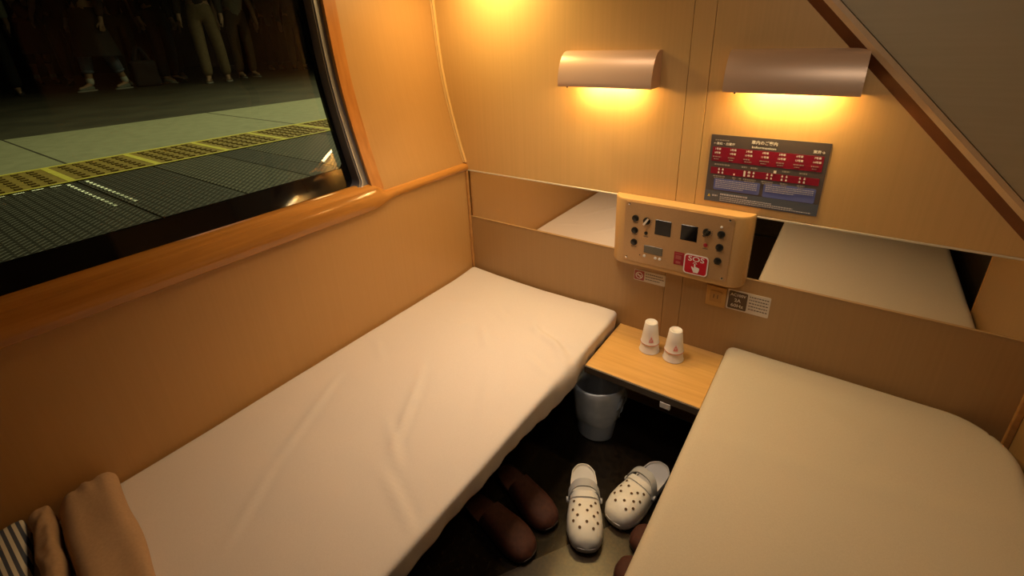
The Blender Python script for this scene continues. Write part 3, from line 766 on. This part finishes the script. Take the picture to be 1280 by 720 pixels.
bm = BM(); prism(bm, [(1.1135+a, -.0018, .1605+b) for a, b in rrect(.056, .063, .004)], (0, .0008, 0)); obj('brown_block', bm, M['label_brown'], ac)
bm = BM()
addtext(bm, 'AC100V', .0150, 1.1135, .1795, -.0023, bold=.0003, maxw=.047); addtext(bm, '2A', .0165, 1.1135, .1605, -.0023, bold=.0003); addtext(bm, '60Hz', .0160, 1.1135, .1415, -.0023, bold=.0003, maxw=.038)
obj('rating_text', bm, M['label_white'], ac)
bm = BM()
for i in range(5):
    x = 1.147
    while x < 1.201:
        wv = random.uniform(.003, .008); bar(bm, x, min(x+wv, 1.202), .183-.011*i, .1865-.011*i, -.0012); x += wv + .002
obj('print', bm, M['label_ink'], ac)

# ------------------------------------------------------------------ information sign
PX0, PX1, PZ0, PZ1 = .972, 1.275, .4805, .6840
sg = thing('information_sign', 'dark grey train information sign with red car rows and blue boxes', 'sign', ((PX0+PX1)/2, 0, PZ0))
U = lambda u: PX0 + (PX1-PX0)*u
V = lambda v: PZ1 - (PZ1-PZ0)*v
bm = BM(); box(bm, PX0, PX1, -.0022, 0, PZ0, PZ1); obj('board', bm, M['sign_grey'], sg)
y1 = -.0022
def B(bm, u0, u1, v0, v1, mi=0, y=y1): bar(bm, U(u0), U(u1), V(v1), V(v0), y, mi)
bm = BM(); B(bm, 0, 1, .835, 1.0); obj('slate_band', bm, M['sign_slate'], sg)
bm = BM(); B(bm, .025, .965, .175, .385); B(bm, .03, .965, .475, .575); obj('red_rows', bm, M['sign_red'], sg)
bm = BM()
prism(bm, [(U(.285)+a, y1-.0006, V(.725)+b) for a, b in rrect(.42*(PX1-PX0), .175*(PZ1-PZ0), .004)], (0, .0006, 0))
prism(bm, [(U(.742)+a, y1-.0006, V(.725)+b) for a, b in rrect(.43*(PX1-PX0), .205*(PZ1-PZ0), .004)], (0, .0006, 0))
obj('blue_boxes', bm, M['sign_blue'], sg)
y2 = y1-.0011
def sign_text(name, body, size, x, z, align='CENTER', bold=0., maxw=None):
    bm = BM(); addtext(bm, body, size, x, z, y2, align, bold=bold, maxw=maxw); obj(name, bm, M['white'], sg)
sign_text('title_text', '車内のご案内', .0150, U(.475), V(.070), bold=.0003, maxw=.066)
sign_text('subtitle_text', 'Information', .0085, U(.475), V(.135), bold=.0002, maxw=.062)
sign_text('direction_text', '←高松・出雲市', .0085, U(.028), V(.125), 'LEFT', .0002)
sign_text('direction_text', '東京→', .0095, U(.965), V(.125), 'RIGHT', .0003)
for i in range(7):
    u = .075 + .1405*i
    sign_text('car_number_text', '%d号車' % (i+1), .0068, U(u), V(.205), bold=.0002)
    sign_text('car_number_text', '%d号車' % (i+8), .0068, U(u), V(.262), bold=.0002)
for u in (.125, .36, .405, .56, .685, .83):      # little pictograms on the lower row
    bm = BM()
    for dx in (-.018, .018):
        for dv in (.500, .548):
            x, z = U(u+dx), V(dv)
            box(bm, x-.0022, x+.0022, y2-.0003, y2, z-.0024, z+.0016); cyl(bm, (x, y2-.0003, z+.003), (x, y2, z+.003), .0012, seg=8)
    obj('pictogram', bm, M['white'], sg)
for q in ((.335, .352, .485, .565), (.245, .258, .54, .565), (.59, .612, .43, .468)):
    bm = BM(); B(bm, *q, 0, y2); obj('pictogram', bm, M['white'], sg)
def scribble(name, m, u0, u1, v, h=.018):
    bm = BM(); u = u0
    while u < u1:
        w_ = random.uniform(.006, .022); B(bm, u, min(u+w_, u1), v-h/2, v+h/2, 0, y2); u += w_ + .005
    obj(name, bm, m, sg)
G_, L_ = M['sign_dim'], M['sign_pale']
scribble('caption_line', G_, .04, .17, .075, .016)
for i in range(7):
    u = .075 + .1405*i
    scribble('caption_line', G_, u-.04, u+random.uniform(.01, .045), .318, .014); scribble('caption_line', G_, u-.03, u+random.uniform(.0, .04), .352, .010)
for (a, b) in ((.06, .20), (.31, .36), (.39, .45), (.66, .72), (.80, .86)): scribble('caption_line', G_, a, b, .430, .020)
for (a, b) in ((.06, .17), (.24, .27), (.30, .32), (.34, .45), (.50, .60), (.66, .72), (.80, .86)): scribble('caption_line', G_, a, b, .605, .018); scribble('caption_line', G_, a+.01, b-.005, .632, .012)
for i in range(5): scribble('text_line', L_, .09, .47 - (.12 if i == 4 else .0), .665+.027*i, .011)
for i in range(4): scribble('text_line', L_, .545, .94 - (.15 if i == 3 else 0), .655+.027*i, .011)
for q in ((.15, .40, .875, .026), (.15, .62, .915, .014), (.15, .80, .942, .012), (.15, .95, .968, .010), (.075, .125, .905, .022)): scribble('text_line', L_, *q)
bm = BM(); ngon(bm, [(U(.03), y2, V(.93)), (U(.058), y2, V(.93)), (U(.044), y2, V(.885))]); obj('warning_triangle', bm, M['yellow'], sg)

# ------------------------------------------------------------------ station platform outside
PZ = .46
pf = bpy.data.objects.new('station_platform', None); col.objects.link(pf); pf.location = (-3, 1, PZ); struct(pf)
YA, YB = -4.5, 9.
XE, X1_, X2_, X3_ = -.42, -1.335, -1.775, -3.05
bm = BM(); box(bm, -12.5, X3_, YA, YB, PZ-.3, PZ); obj('asphalt', bm, M['asphalt'], pf)
bm = BM(); box(bm, X3_, X2_-.004, YA, YB, PZ-.3, PZ+.001); obj('pale_paving', bm, M['paleband'], pf)
bm = BM()
for yy in (-2.06, -.865, .33, 1.525, 2.72, 3.9): box(bm, X3_, X2_-.006, yy-.005, yy+.005, PZ+.001, PZ+.0018)
obj('paving_joints', bm, M['asphalt'], pf)
bm = BM(); box(bm, X2_, X1_, YA, YB, PZ-.3, PZ+.002); obj('tactile_paving', bm, M['tactile'], pf)
bm = BM()
y0_ = -.955; pit = .3165
for k in range(-9, 24):
    y = y0_ + pit*k; box(bm, X2_+.002, X1_-.002, y-.013, y+.013, PZ+.002, PZ+.0032)
box(bm, X2_-.004, X2_+.022, YA, YB, PZ+.002, PZ+.0034); box(bm, X1_-.014, X1_+.004, YA, YB, PZ+.002, PZ+.0034)
obj('tactile_border', bm, M['tactile_line'], pf)
bm = BM()
for k in range(-6, 12):
    for i in range(5):
        for j in range(7):
            y = y0_ + pit*k + .055 + .0515*i; x = X1_ - .05 - .055*j
            box(bm, x-.014, x+.014, y-.011, y+.011, PZ+.002, PZ+.007)
o_ = obj('tactile_studs', bm, M['tactile_dot'], pf); o_['kind'] = 'stuff'
# edge plates: paler ones carry lit patches and reflections in their colour
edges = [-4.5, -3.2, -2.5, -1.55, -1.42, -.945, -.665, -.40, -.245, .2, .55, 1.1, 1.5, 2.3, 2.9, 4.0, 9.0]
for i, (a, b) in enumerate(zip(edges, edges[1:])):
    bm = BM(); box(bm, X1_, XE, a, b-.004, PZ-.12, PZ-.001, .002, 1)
    obj('edge_plate', bm, M['tread_lit' if i in (3, 6, 8, 11) else 'tread_dark'], pf)
bm = BM()
for yy in (-.985, -.925):
    for k in range(13):
        x = -1.28 + .042*k; box(bm, x-.013, x+.013, yy-.008, yy+.006, PZ-.001, PZ+.004, .002, 1)
for k in range(9):
    y = -1.02 - .055*k; box(bm, X1_+.03, X1_+.038, y-.018, y+.018, PZ-.001, PZ+.004, .001, 1)
obj('joint_strip', bm, M['steel_dash'], pf)
bm = BM(); box(bm, XE-.005, XE+.005, YA, YB, PZ-1.2, PZ-.001); obj('platform_face', bm, M['dark'], pf)
bm = BM(); box(bm, -12.6, -12.5, YA, YB+4, PZ-.3, PZ+4); struct(obj('platform_back_wall', bm, mat('platform_dark_wall', (.03, .024, .015), .8), at=(-12.5, 2, PZ)))

# ------------------------------------------------------------------ waiting passengers
def skin_mesh(verts, edges, radii, sub=1, root=0):
    me = bpy.data.meshes.new('sk'); me.from_pydata([tuple(v) for v in verts], edges, [])
    ob = bpy.data.objects.new('sk', me); col.objects.link(ob)
    md = ob.modifiers.new('s', 'SKIN'); md.use_smooth_shade = True
    for i, r in enumerate(radii):
        rr = r if isinstance(r, tuple) else (r, r)
        me.skin_vertices[0].data[i].radius = rr; me.skin_vertices[0].data[i].use_root = (i == root)
    ss_ = ob.modifiers.new('u', 'SUBSURF'); ss_.levels = sub; ss_.render_levels = sub
    dg = bpy.context.evaluated_depsgraph_get(); dg.update()
    out = bpy.data.meshes.new_from_object(ob.evaluated_get(dg))
    bpy.data.objects.remove(ob); bpy.data.meshes.remove(me)
    return out
MC = {}
def cm(c, r=.8):
    if c not in MC: MC[c] = grain(mat('cloth', rough=r), tuple(x*.85 for x in c), c, (30, 30, 30))
    return MC[c]
SKIN = mat('skin', (.42, .25, .15), .55); HAIR = mat('hair', (.012, .009, .007), .6); EYE = mat('eye', (.02, .015, .012), .3)
def person(x, y, head, label, legs=(.10, .10), stride=0., lean=0., top=(.03, .03, .03), bottom=(.02, .02, .025), shoes=(.05, .04, .03), hem=.92, skirt=None, cuff=None, cuffcol=None,
           elbow=(0, 0), H=1.66, sleeve=True, hands=(.02, .02), sock=None, bare=None):
    s = H/1.66
    t = thing('person', label, 'person', (x, y, PZ))
    Vv, E, Rr = [], [], []
    def v(p, r, par=None):
        Vv.append(Vector(p)*s); Rr.append(r*s if not isinstance(r, tuple) else (r[0]*s, r[1]*s))
        if par is not None: E.append((par, len(Vv)-1))
        return len(Vv)-1
    J = {}
    J['pel'] = v((0, 0, .90), (.125, .10)); J['sp'] = v((lean*.3, 0, 1.05), (.115, .088), J['pel']); J['ch'] = v((lean*.7, 0, 1.25), (.135, .10), J['sp'])
    J['nb'] = v((lean, 0, 1.385), (.06, .06), J['ch']); J['nk'] = v((lean, -.01, 1.43), (.048, .05), J['nb']); J['hd'] = v((lean, -.02, 1.51), (.068, .082), J['nk']); J['ht'] = v((lean, -.01, 1.60), (.064, .078), J['hd'])
    J['no'] = v((lean, -.108, 1.50), .010, J['hd'])
    for i, sg_ in enumerate((-1, 1)):
        e = elbow[i]
        sh = v((lean + sg_*.165, 0, 1.335), .052, J['ch']); J['sh%d' % i] = sh
        el = v((lean + sg_*(.205 + hands[i]), .02 - e*.04, 1.07), .040, sh); J['el%d' % i] = el
        wr = v((lean + sg_*(.215 + hands[i]*1.2), -.03 - e*.18, .84 + e*.12), .026, el); J['wr%d' % i] = wr
        pa = v((lean + sg_*(.215 + hands[i]*1.2), -.045 - e*.22, .785 + e*.12), (.020, .034), wr)
        for f in range(4):
            o1 = v((lean + sg_*(.215 + hands[i]*1.2), -.075 + .020*f - e*.23, .745 + .004*(f in (1, 2)) + e*.10), .0085, pa)
            v((lean + sg_*(.205 + hands[i]*1.2), -.073 + .019*f - e*.23, .706 - .006*(f in (1, 2)) + e*.10), .0075, o1)
        th = v((lean + sg_*(.205 + hands[i]*1.2), -.085 - e*.22, .785 + e*.12), .0095, pa); v((lean + sg_*(.198 + hands[i]*1.2), -.098 - e*.23, .745 + e*.11), .008, th)
        sd = stride if i else -stride
        hp = v((sg_*.085, 0, .86), .088, J['pel']); kn = v((sg_*(.02 + .75*legs[i]), -.02 + sd*.45, .47), .056, hp); an = v((sg_*legs[i], .02 + sd, .085), .036, kn)
        bl = v((sg_*legs[i]*1.05, -.06 + sd, .042), (.036, .028), an); v((sg_*legs[i]*1.1, -.15 + sd, .030), (.034, .020), bl)
        J['hp%d' % i], J['kn%d' % i], J['an%d' % i] = hp, kn, an
    Rz = Matrix.Rotation(head, 3, 'Z')
    W = [Rz @ p for p in Vv]
    def add(name, me, m):
        for p in me.polygons: p.use_smooth = True
        o = bpy.data.objects.new(name, me); col.objects.link(o); o.parent = t; me.materials.clear(); me.materials.append(m); return o
    add('body', skin_mesh(W, E, Rr), SKIN)
    def sub(keys, rad, edges_, extra=None):
        vs = [W[J[k]] if isinstance(k, str) else Rz @ (Vector(k)*s) for k in keys]
        return skin_mesh(vs, edges_, [tuple(q*s for q in r) if isinstance(r, tuple) else r*s for r in rad])
    # trousers
    kn = [Vv[J['kn%d' % i]]/s for i in (0, 1)]; an = [Vv[J['an%d' % i]]/s for i in (0, 1)]
    cf = cuff if cuff is not None else 0.
    foot = [tuple(an[i]*(1-cf) + kn[i]*cf + Vector((0, 0, -.015*(cf == 0)))) for i in (0, 1)]
    add('trousers', sub(['pel', 'hp0', 'kn0', foot[0], 'hp1', 'kn1', foot[1], (0, 0, 1.04)], [(.128, .105), .096, .076, .068, .096, .076, .068, (.124, .10)], [(0, 1), (1, 2), (2, 3), (0, 4), (4, 5), (5, 6), (0, 7)]), cm(bottom))
    if cuffcol:
        for i in (0, 1):
            a = Vector(foot[i]); b = a*.72 + kn[i]*.28
            add('trouser_cuff', skin_mesh([Rz @ (a*s), Rz @ (b*s)], [(0, 1)], [.071*s, .080*s]), cm(cuffcol))
    if sock:
        for i in (0, 1): add('sock', skin_mesh([Rz @ ((an[i] + Vector((0, 0, -.02)))*s), Rz @ ((an[i]*.75 + kn[i]*.25)*s)], [(0, 1)], [.042*s, .045*s]), cm(sock))
    if skirt:
        bm = BM(); S_ = 28; rg = []
        for k in range(7):
            u = k/6; z = .98*(1-u) + skirt*u
            rg.append([Rz @ (Vector(((.15 + .11*u + .012*math.sin(7*a)*u)*math.cos(a), (.115 + .11*u + .012*math.sin(7*a)*u)*math.sin(a) + stride*.1*u, z))*s) for a in [2*PI*i/S_ for i in range(S_)]])
        loft(bm, rg, True, True, False); me = bpy.data.meshes.new('skirt'); bm.to_mesh(me); bm.free(); add('coat_skirt', me, cm(top))
    keys = [(lean*.0, 0, hem-.06), 'sp', 'ch', 'nb', 'sh0', 'sh1']; rad = [(.150, .118), (.140, .110), (.155, .118), .066, .070, .070]; ed = [(0, 1), (1, 2), (2, 3), (2, 4), (2, 5)]
    for i in (0, 1):
        e0 = Vv[J['el%d' % i]]/s; w0 = Vv[J['wr%d' % i]]/s; s0 = Vv[J['sh%d' % i]]/s
        keys.append(tuple(s0*.45 + e0*.55) if not sleeve else tuple(e0)); rad.append(.058); ed.append((4+i, len(keys)-1))
        if sleeve: keys.append(tuple(e0*.08 + w0*.92)); rad.append(.042); ed.append((len(keys)-2, len(keys)-1))
    add('shirt', sub(keys, rad, ed), cm(top))
    for i in (0, 1):
        sg_ = (-1, 1)[i]; a = an[i]
        P = [a + Vector((0, .035, -.045)), a + Vector((sg_*.003, -.03, -.045)), a + Vector((sg_*.008, -.11, -.058)), a + Vector((sg_*.012, -.175, -.062))]
        o = add('shoe', skin_mesh([Rz @ (p*s) for p in P], [(0, 1), (1, 2), (2, 3)], [(.040*s, .040*s), (.044*s, .042*s), (.046*s, .030*s), (.036*s, .022*s)]), cm(shoes[i] if isinstance(shoes[0], tuple) else shoes))
        bm = BM(); so_ = [(.045*math.cos(q), -.065 + .135*math.sin(q)) for q in [2*PI*k/20 for k in range(20)]]
        loft(bm, [[Rz @ (Vector((a.x + sg_*.006 + px, a.y + py, z))*s) for px, py in so_] for z in (.002, .018)])
        me = bpy.data.meshes.new('sole'); bm.to_mesh(me); bm.free(); q = add('shoe_sole', me, cm((.35, .34, .29) if sum(shoes[i] if isinstance(shoes[0], tuple) else shoes) > .25 else (.03, .028, .025))); q.parent = o
    hc = Vector((lean, .0, 1.535))
    add('hair', skin_mesh([Rz @ ((hc + Vector((0, -.045, .075)))*s), Rz @ ((hc + Vector((0, .02, .075)))*s), Rz @ ((hc + Vector((0, .065, .02)))*s), Rz @ ((hc + Vector((0, .062, -.06)))*s)], [(0, 1), (1, 2), (2, 3)], [(.070*s, .035*s), (.082*s, .055*s), (.080*s, .045*s), (.062*s, .034*s)], root=1), HAIR)
    for sg_ in (-1, 1):
        bm = BM(); bmesh.ops.create_uvsphere(bm, u_segments=10, v_segments=8, radius=.011*s)
        bmesh.ops.translate(bm, verts=bm.verts, vec=Rz @ (Vector((lean + sg_*.030, -.092, 1.525))*s)); me = bpy.data.meshes.new('eye'); bm.to_mesh(me); bm.free(); add('eye', me, EYE)
        bm = BM(); bmesh.ops.create_uvsphere(bm, u_segments=10, v_segments=8, radius=.026*s)
        for vv in bm.verts: vv.co = Vector((vv.co.x*.45, vv.co.y*.7, vv.co.z*1.15))
        bmesh.ops.translate(bm, verts=bm.verts, vec=Vector((lean + sg_*.078, 0, 1.515))*s); bmesh.ops.rotate(bm, verts=bm.verts, cent=(0, 0, 0), matrix=Rz)
        me = bpy.data.meshes.new('ear'); bm.to_mesh(me); bm.free(); add('ear', me, SKIN)
    bm = BM(); bmesh.ops.create_uvsphere(bm, u_segments=12, v_segments=8, radius=.022*s)
    for vv in bm.verts: vv.co = Vector((vv.co.x, vv.co.y*.4, vv.co.z*.28))
    bmesh.ops.translate(bm, verts=bm.verts, vec=Vector((lean, -.092, 1.462))*s); bmesh.ops.rotate(bm, verts=bm.verts, cent=(0, 0, 0), matrix=Rz)
    me = bpy.data.meshes.new('mouth'); bm.to_mesh(me); bm.free(); add('mouth', me, mat('lips', (.30, .10, .08), .5))
    return t
FACE = math.radians(80)     # facing the train (+x)
BK = (.016, .015, .014)
person(-7.30, -.05, FACE, 'person at the far left in a pale grey top and black trousers', top=(.42, .45, .36), bottom=BK, hem=.93, sleeve=True, shoes=(.03, .026, .02))
person(-9.55, .83, FACE+.2, 'person in a long dark coat with white socks and brown shoes', top=BK, bottom=BK, skirt=.46, cuff=.55, sock=(.62, .66, .52), shoes=(.10, .05, .03))
person(-8.70, 1.02, FACE-.2, 'person in black clothes with a bare raised forearm, left of the cropped jeans', top=BK, bottom=(.02, .014, .01), elbow=(1, .2), sleeve=False, hem=.88)
person(-6.85, .83, FACE-.9, 'person in a long black coat over cropped blue jeans and grey trainers', top=(.022, .02, .016), bottom=(.13, .16, .21), skirt=.42, cuff=.30, stride=.16, shoes=(.18, .20, .16), cuffcol=(.15, .19, .25), sock=(.6, .6, .5))
person(-7.75, 1.42, FACE+.2, 'person in grey green trousers with one bare arm hanging down', top=BK, bottom=(.10, .10, .055), sleeve=False, shoes=(.40, .40, .30), hands=(.05, .03))
person(-7.30, 1.75, FACE+.5, 'person in dark navy jeans standing with legs apart', top=(.02, .02, .022), bottom=(.020, .026, .034), stride=.10, legs=(.15, .15), shoes=((.35, .35, .28), (.03, .03, .03)), H=1.72)
person(-8.20, 2.15, FACE, 'person in black behind the one in navy jeans', top=BK, bottom=BK, shoes=(.35, .33, .28))
person(-6.50, 2.02, FACE-.3, 'person in khaki trousers leaning on one leg', top=(.03, .026, .02), bottom=(.22, .155, .075), legs=(.08, .14), stride=.08, shoes=(.16, .10, .06), H=1.74, hem=1.0)
person(-6.95, 2.72, FACE+.1, 'person in a pale untucked shirt and brown trousers', top=(.40, .36, .27), bottom=(.085, .05, .02), hem=.90, sleeve=False, shoes=(.12, .09, .06), hands=(.06, .06), H=1.68)
person(-8.60, 4.15, FACE, 'person in a grey top with white shoes toward the right of the crowd', top=(.16, .15, .13), bottom=(.03, .024, .018), shoes=(.55, .52, .42), hem=.85)
person(-8.00, 4.30, FACE-.2, 'person in tan trousers at the right end of the crowd', top=(.14, .13, .11), bottom=(.17, .13, .07), shoes=(.14, .10, .07), hem=.86)
# two bags on the platform among the passengers
def tote(x, y, z, label, c, w=.30, h=.34):
    t = thing('tote_bag', label, 'bag', (x, y, z))
    bm = rbox(x-.06, x+.06, y-w/2, y+w/2, z, z+h, .03, 6, 10, 10, lambda p, nn: p + Vector((.012*noise.noise(p*9), .012*noise.noise(p*8 + Vector((3, 0, 0))), 0)))
    obj('bag_body', bm, cm(c), t, True)
    for sx2 in (-.04, .04):
        bm = BM(); P = [(x+sx2, y - .09 + .18*i/12, z + h - .02 + .20*math.sin(PI*i/12)) for i in range(13)]
        loft(bm, [[(p[0]-.004, p[1]-.012, p[2]), (p[0]+.004, p[1]-.012, p[2]), (p[0]+.004, p[1]+.012, p[2]), (p[0]-.004, p[1]+.012, p[2])] for p in P]); obj('strap', bm, cm(c), t)
tote(-6.9, 1.30, PZ, 'black tote bag standing on the platform between the passengers', (.018, .017, .018))

# ------------------------------------------------------------------ lights
def area(name, loc, target, size, energy, c, size_y=None, spread=None):
    li = bpy.data.lights.new(name, 'AREA'); li.energy = energy; li.color = c; li.size = size
    if size_y: li.shape = 'RECTANGLE'; li.size_y = size_y
    if spread: li.spread = spread
    o = bpy.data.objects.new(name, li); col.objects.link(o); o.location = loc
    o.rotation_euler = (Vector(target)-Vector(loc)).to_track_quat('-Z', 'Y').to_euler(); return o
area('corner_downlight', (.21, -.15, 1.25), (.21, -.17, 0), .10, 4.6, (1., .67, .25))
area('cabin_light', (.56, -.52, 1.47), (.56, -.48, 0), .30, 3.1, (1., .75, .52), spread=math.radians(88))
area('aisle_fill', (1.30, -1.05, 1.46), (1.22, -.22, .50), .22, 1.5, (1., .86, .70), spread=math.radians(125))  # unseen fill, added to brighten the sloped panel, lamp shades and bin
area('platform_light', (-2.6, 1.5, 3.4), (-2.2, 1.0, PZ), 2.0, 105, (1., .95, .50), 6., math.radians(138))
wd = bpy.data.worlds.new('night'); scene.world = wd; wd.use_nodes = True
bg = wd.node_tree.nodes['Background']; bg.inputs['Color'].default_value = (.012, .011, .008, 1); bg.inputs['Strength'].default_value = .35
scene.view_settings.view_transform = 'Standard'; scene.view_settings.look = 'None'; scene.view_settings.exposure = 0.

# lift everything so the floor is z = 0
for o in list(col.objects):
    if o.parent is None: o.location.z += ZB
